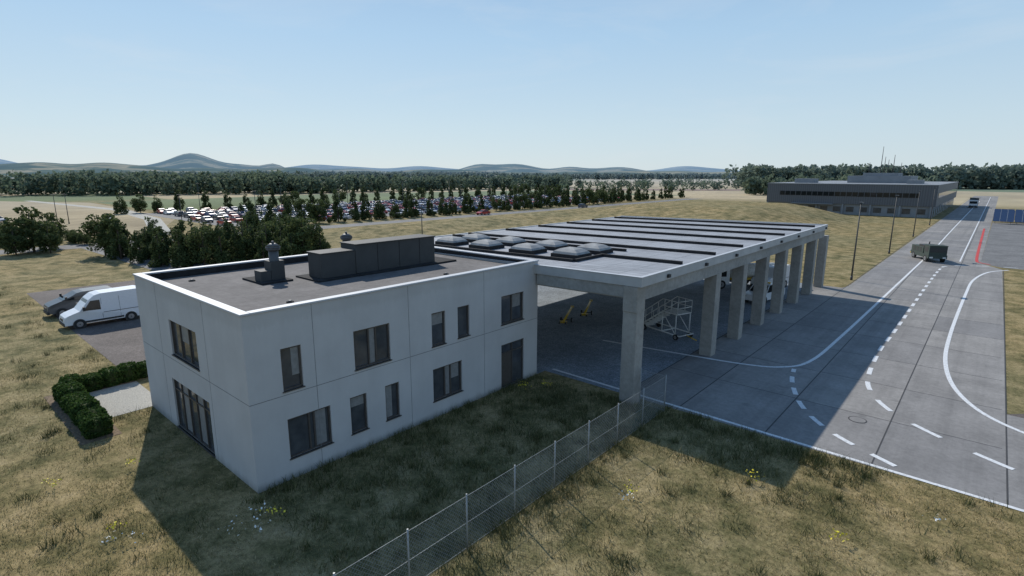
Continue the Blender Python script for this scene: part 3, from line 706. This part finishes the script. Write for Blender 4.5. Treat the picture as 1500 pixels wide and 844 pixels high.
for X in (-115,-121,-127,-133,-138,-146,-152,-158,-163,-169):
    y=46.
    while y<224:
        if rc.random()<(.85 if y>75 else .55): inst("parked_car",rc.choice(CM),(X,y,.022),math.pi/2*(1 if rc.random()<.5 else -1)+rc.uniform(-.03,.03),1.)
        y+=2.7
for x,y,r_ in ((-128,22,0.2),(-150,30,1.2),(-165,12,2.),(-95,-5,0),(-96.5,110,0),(-94.5,165,3.14)): inst("parked_car",rc.choice(CM),(x,y,.01),r_)
def van_mesh(name,paint,Lv=5.6,Hv=2.6,hw=.98,windows=False):
    b=MB()
    pr=[(.02,.35),(0,.75),(.08,1.0),(.3,1.12),(1.05,1.38),(1.75,Hv*.84),(2.15,Hv*.955),(2.6,Hv*.99),(Lv-.4,Hv),(Lv-.1,Hv*.97),(Lv,Hv*.9),(Lv,.45),(Lv-.1,.32)]
    tp=lambda z,y:(1 if z<1.2 else 1-.10*(z-1.2)/(Hv-1.2))*(.9 if y<.1 else (.96 if y<.35 else 1))
    b.extr(pr,hw,paint,tp)
    def wq(y,z): return hw*tp(z,y)
    za,zb=1.42,Hv*.82; ya=1.12;yb=1.72
    b.poly([(-wq(ya,za)*.92,ya-.02,za),(wq(ya,za)*.92,ya-.02,za),(wq(yb,zb)*.9,yb-.02,zb),(-wq(yb,zb)*.9,yb-.02,zb)],'darkglass')
    for s_ in (-1,1):
        def sp(y,z,o=.006): return (s_*(hw*tp(z,y)+o),y,z)
        b.poly([sp(1.3,1.38),sp(2.45,1.34),sp(2.45,Hv*.80),sp(1.83,Hv*.80)],'darkglass')
        if windows:
            b.poly([sp(2.6,1.34),sp(3.7,1.34),sp(3.7,Hv*.80),sp(2.6,Hv*.80)],'darkglass'); b.poly([sp(3.85,1.34),sp(Lv-.3,1.34),sp(Lv-.4,Hv*.80),sp(3.85,Hv*.80)],'darkglass')
        for yy in (.95,Lv-1.25): arch(b,s_*hw*1.0,yy,.36); wheel(b,s_*(hw+.01),yy,.36,.25)
        b.poly([sp(1.35,.42),sp(Lv-1.75,.42),sp(Lv-1.75,.56),sp(1.35,.56)],'black')
        for yy in (2.52,3.75): b.poly([sp(yy,.6,.004),sp(yy+.018,.6,.004),sp(yy+.018,Hv*.85,.004),sp(yy,Hv*.85,.004)],'black')
        b.poly([sp(2.6,1.05),sp(Lv-.15,1.05),sp(Lv-.15,1.09),sp(2.6,1.09)],'black' if not windows else paint)
        b.box((s_*(hw+.13)-.1,1.25,1.4),(s_*(hw+.13)+.1,1.4,1.72),'black')
        b.poly([(s_*.5,-.0+.03,.78),(s_*.86,.06,.78),(s_*.84,.17,1.03),(s_*.5,.10,1.0)],'lamp')
        b.box((s_*(hw-.1)-.07,Lv-.02,.9),(s_*(hw-.1)+.07,Lv+.02,1.5),'lampred')
    b.box((-.86,-.05,.3),(.86,.12,.55),'black'); b.box((-.45,-.012,.66),(.45,.04,.86),'black'); b.box((-.8,Lv-.02,.35),(.8,Lv+.08,.5),'black')
    return b.mesh(name)
o=inst("white_cargo_van",van_mesh("white_cargo_van",'carwhite',5.7,2.65),(-34.6,.2,.01))
bm_=o.modifiers.new("bevel","BEVEL"); bm_.width=.04;bm_.segments=2;bm_.limit_method='ANGLE'; bm_.angle_limit=.5
gp=simple("grey_car_paint",(.09,.095,.10),.3,0,.03)
o=inst("grey_minivan",van_mesh("grey_minivan",gp,4.9,2.0,.95,True),(-40.2,.1,.01))
bm_=o.modifiers.new("bevel","BEVEL"); bm_.width=.03;bm_.segments=2;bm_.limit_method='ANGLE'; bm_.angle_limit=.5
def pickup(name,paint):
    b=MB(); hw=.92
    b.extr([(0,.4),(0,.85),(.15,.98),(1.3,1.08),(5.1,1.08),(5.15,.5),(5.,.38),(.1,.35)],hw,paint)
    b.extr([(1.25,1.07),(1.95,1.72),(2.3,1.78),(3.3,1.76),(3.5,1.07)],hw*.95,'darkglass',lambda z,y:1 if z<1.2 else .84)
    b.extr([(1.93,1.715),(2.25,1.81),(3.28,1.79),(3.33,1.73)],hw*.95,paint,lambda z,y:.86)
    b.box((-.75,3.62,.9),(.75,5.02,1.085),'black')
    for s_ in (-1,1):
        for yy in (.9,4.1): arch(b,s_*hw,yy,.38); wheel(b,s_*(hw+.01),yy,.38)
        b.tube((s_*hw*.93,1.3,1.08),(s_*hw*.8,1.95,1.74),.04,.04,paint,5); b.tube((s_*hw*.93,2.65,1.08),(s_*hw*.8,2.65,1.74),.04,.04,paint,5)
        b.box((s_*.65-.18,-.012,.7),(s_*.65+.18,.05,.84),'lamp')
    b.box((-.5,2.5,1.8),(.5,2.7,1.92),'yellow')
    return b.mesh(name)
inst("white_pickup_truck",pickup("white_pickup_truck",'carwhite'),(3.7,45.5,.01),-.15)
def tanker():
    b=MB()
    b.box((-1.1,1.8,.75),(1.1,7.6,.95),'black'); b.tube((0,2.1,1.75),(0,7.4,1.75),.85,.85,'whitemetal',20); b.box((-1.1,0,.5),(1.1,1.7,2.3),'carwhite'); b.box((-1.0,-.01,1.3),(1.0,.05,2.1),'darkglass')
    b.box((-1.106,.3,1.35),(1.106,1.3,2.05),'darkglass'); b.box((-1.12,1.9,.95),(1.12,7.5,1.1),'yellow')
    for s_ in (-1,1):
        for yy in (.8,4.8,6.3): wheel(b,s_*1.12,yy,.48,.3)
    return b.mesh("tank_truck")
inst("tank_truck",tanker(),(-2.5,51,.01),-.7)
inst("white_service_van",van_mesh("white_service_van",'carwhite',5.2,2.4),(2.,53,.01),-.2)
def service(name):
    b=MB()
    b.box((-1.15,0,.55),(1.15,6.0,1.05),'green'); b.box((-1.1,.1,1.05),(1.1,1.7,2.3),'green'); b.box((-1.0,.06,1.45),(1.0,.2,2.1),'black'); b.box((-1.115,.45,1.45),(1.115,1.45,2.1),'black'); b.box((-1.12,.0,2.3),(1.12,1.8,2.38),'green')
    b.box((-1.1,2.0,1.05),(1.1,5.9,1.9),'green'); b.box((-.9,2.3,1.9),(.9,4.0,2.2),'black'); b.tube((.6,4.6,1.9),(.6,4.6,2.5),.09,.09,'black',8)
    for yy in (2.6,3.6,4.6): b.box((-1.115,yy,1.2),(1.115,yy+.6,1.8),'black')
    b.box((-1.0,-.06,.6),(-.6,.02,.8),'lamp'); b.box((.6,-.06,.6),(1.,.02,.8),'lamp'); b.box((-1.16,5.9,.6),(1.16,6.05,.8),'yellow')
    for s_ in (-1,1):
        for yy in (1.0,4.9): arch(b,s_*1.15,yy,.45); wheel(b,s_*1.17,yy,.46,.3)
    return b.mesh(name)
inst("airport_service_truck",service("airport_service_truck"),(14.9,89.5,.02),.45)
def bt(name):
    b=MB(); b.box((-1.25,0,.6),(1.25,2.2,2.9),'carwhite'); b.box((-1.1,-.02,1.6),(1.1,.1,2.5),'darkglass'); b.box((-1.3,2.4,.9),(1.3,8,3.6),'hvac'); b.box((-1.2,-.1,.4),(1.2,-.001,.9),'black')
    b.box((-1.26,.5,1.6),(1.26,1.6,2.4),'darkglass')
    for s_ in (-1,1):
        for yy in (1.1,5.5,6.7): wheel(b,s_*1.27,yy,.5,.3)
    return b.mesh(name)
inst("box_truck",bt("box_truck"),(13.6,262,.02),0)
def tow(name,loc,rz):
    b=MB(); b.tube((0,0,.45),(0,4.4,.55),.09,.09,'yellow',10)
    b.tube((0,4.4,.55),(0,4.9,.55),.05,.05,'black',8); b.tube((0,4.9,.48),(0,4.9,.62),.14,.14,'yellow',12)
    b.box((-.3,-.15,.35),(.3,.1,.5),'yellow'); b.box((-.3,-.5,.38),(-.2,-.1,.5),'black'); b.box((.2,-.5,.38),(.3,-.1,.5),'black')
    b.tube((-.5,1.6,.2),(.5,1.6,.2),.035,.035,'black',6); wheel(b,.5,1.6,.2,.1); wheel(b,-.5,1.6,.2,.1); b.tube((0,1.6,.25),(0,1.6,.45),.05,.05,'yellow',6)
    b.obj(name,None,loc,rz)
tow("aircraft_tow_bar",(-5.1,27.2,.01),.46); tow("aircraft_tow_bar",(-5.2,30.4,.01),.46)
def stairs():
    b=MB(); k='whitemetal'; x0_,x1_=-.75,.75; zp=1.9
    b.box((x0_,0,zp),(x1_,1.5,zp+.08),k)
    for i in range(8):
        z=zp-.22*(i+1); y=1.5+.3*i; b.box((x0_+.05,y,z),(x1_-.05,y+.28,z+.04),k)
    for x in (x0_,x1_):
        b.tube((x,1.5,zp),(x,3.95,.2),.06,.06,k,6)
        for hz in (.5,1.):
            b.tube((x,0,zp+hz),(x,1.5,zp+hz),.03,.03,k,6); b.tube((x,1.5,zp+hz),(x,3.9,.2+hz),.03,.03,k,6)
        for q in range(7):
            yy=q*.65; zz=zp if yy<=1.5 else zp-(yy-1.5)*.69
            b.tube((x,yy,zz),(x,yy,zz+1.),.025,.025,k,6)
        b.tube((x,.1,.35),(x,.1,zp),.045,.045,k,6); b.tube((x,1.45,.35),(x,1.45,zp),.045,.045,k,6)
        b.tube((x,.1,.4),(x,1.45,zp-.05),.03,.03,k,6); b.tube((x,-.3,.35),(x,3.8,.35),.05,.05,k,6)
        for yy in (0,3.3): wheel(b,x+(.1 if x>0 else -.1),yy,.22,.12)
    for yy in (-.3,1.5,3.8): b.tube((x0_,yy,.35),(x1_,yy,.35),.05,.05,k,6)
    for hz in (.5,1.): b.tube((x0_,0,zp+hz),(x1_,0,zp+hz),.03,.03,k,6)
    b.tube((0,-.3,.35),(0,-1.3,.2),.04,.04,'yellow',6)
    return b
stairs().obj("mobile_boarding_stairs",None,(3.6,30.6,.01),1.25)

# ------------------------------------------------------------------ grass blades
def ok(P):
    x,y=P[:,0],P[:,1]
    bad=((x>-W-.05)&(x<.05)&(y>-.05)&(y<L+.1))|((x>5.5)&(y>18.15)&(x<60)&((x<22)|(y<28)))|((x<5.8)&(x>-17.6)&(y>17.4))|((x>-54)&(x<-19.2)&(y>.5)&(y<21))|((x>-18.4)&(x<-9.8)&(y>-3.6)&(y<-1.9))|((x>-18.6)&(x<-12.3)&(y>-2.3)&(y<3.5))
    return ~bad
def blades(name,P,h,wd,lean,mat,parent=None):
    n=len(P); a=rng.uniform(0,2*np.pi,n); hh=h*rng.uniform(.5,1.3,n); w_=wd*rng.uniform(.7,1.3,n)
    ca_,sa=np.cos(a),np.sin(a); l=rng.normal(0,lean,(n,2))*hh[:,None]
    A=np.c_[P[:,0]-ca_*w_/2,P[:,1]-sa*w_/2,np.zeros(n)-.01+P[:,2]];B=np.c_[P[:,0]+ca_*w_/2,P[:,1]+sa*w_/2,np.zeros(n)-.01+P[:,2]];T=np.c_[P[:,0]+l[:,0],P[:,1]+l[:,1],hh+P[:,2]]
    return link(name,npmesh(name,np.stack([A,B,T],1).reshape(-1,3),3,[mat]),parent)
def field(x0,x1,y0,y1,n):
    P=np.c_[rng.uniform(x0,x1,n),rng.uniform(y0,y1,n),np.zeros(n)]; return P[ok(P)]
P=np.concatenate([field(-6,27,-9,18.1,185000),field(-26,-6,-14,8,60000),field(-75,-20,-25,0.4,45000),field(-60,-12,17,60,20000),field(22,34,29,85,9000)])
v=np.sin(P[:,0]*.9+np.sin(P[:,1]*.7)*2)*np.sin(P[:,1]*1.1+np.cos(P[:,0]*.5)*2)+.6*np.sin(P[:,0]*2.7+P[:,1]*1.3)*np.sin(P[:,1]*3.1-P[:,0])
keep=rng.uniform(-1,1,len(P))<v+.3; P=P[keep]
blades("grass",P,.085,.028,.6,M['blade'])
cent=np.concatenate([field(-4,27,-8,18,420),field(-30,-4,-14,4,170),field(-70,-30,-20,0,150),field(0,9.5,0,17,330),field(9,18,13,18,70),np.c_[rng.normal(.35,.2,60),rng.uniform(0,17,60),np.zeros(60)],np.c_[rng.normal(FX,.25,60),rng.uniform(-6,17,60),np.zeros(60)],np.c_[rng.uniform(5,17,90),rng.normal(17.1,.5,90),np.zeros(90)],np.c_[rng.uniform(2,7,50),rng.normal(15.,1.2,50),np.zeros(50)]])
cent=cent[ok(cent)]
T=[]
for c in cent:
    k=int(rng.integers(12,60)); s_=rng.uniform(.08,.34); T.append(c+np.c_[rng.normal(0,s_,(k,2)),np.zeros(k)])
T=np.concatenate(T); T=T[ok(T)]
blades("tall_grass_tufts",T,.32,.024,.4,M['tall'])
def flowers(name,cs,mat,n,s_):
    C=[]
    for x,y in cs: C.append(np.c_[rng.normal(x,s_,n),rng.normal(y,s_,n),rng.uniform(.2,.42,n)])
    C=np.concatenate(C); link(name,npmesh(name,leaf_quads(C,.045,rng),4,[mat]))
flowers("yellow_flowers",[(-5.9,-2.7),(-6.5,-5.2),(-1.2,-4.4),(2,-.3),(11.,9.5),(14.2,13.6),(17.6,11.6),(1.,15.),(1.8,16)],M['fyellow'],26,.16)
flowers("white_flowers",[(-.6,-4.6),(-.2,-4.2),(1.9,-1.6),(1.6,-.6),(2.6,-1),(11,9),(20,15)],M['fwhite'],14,.2)
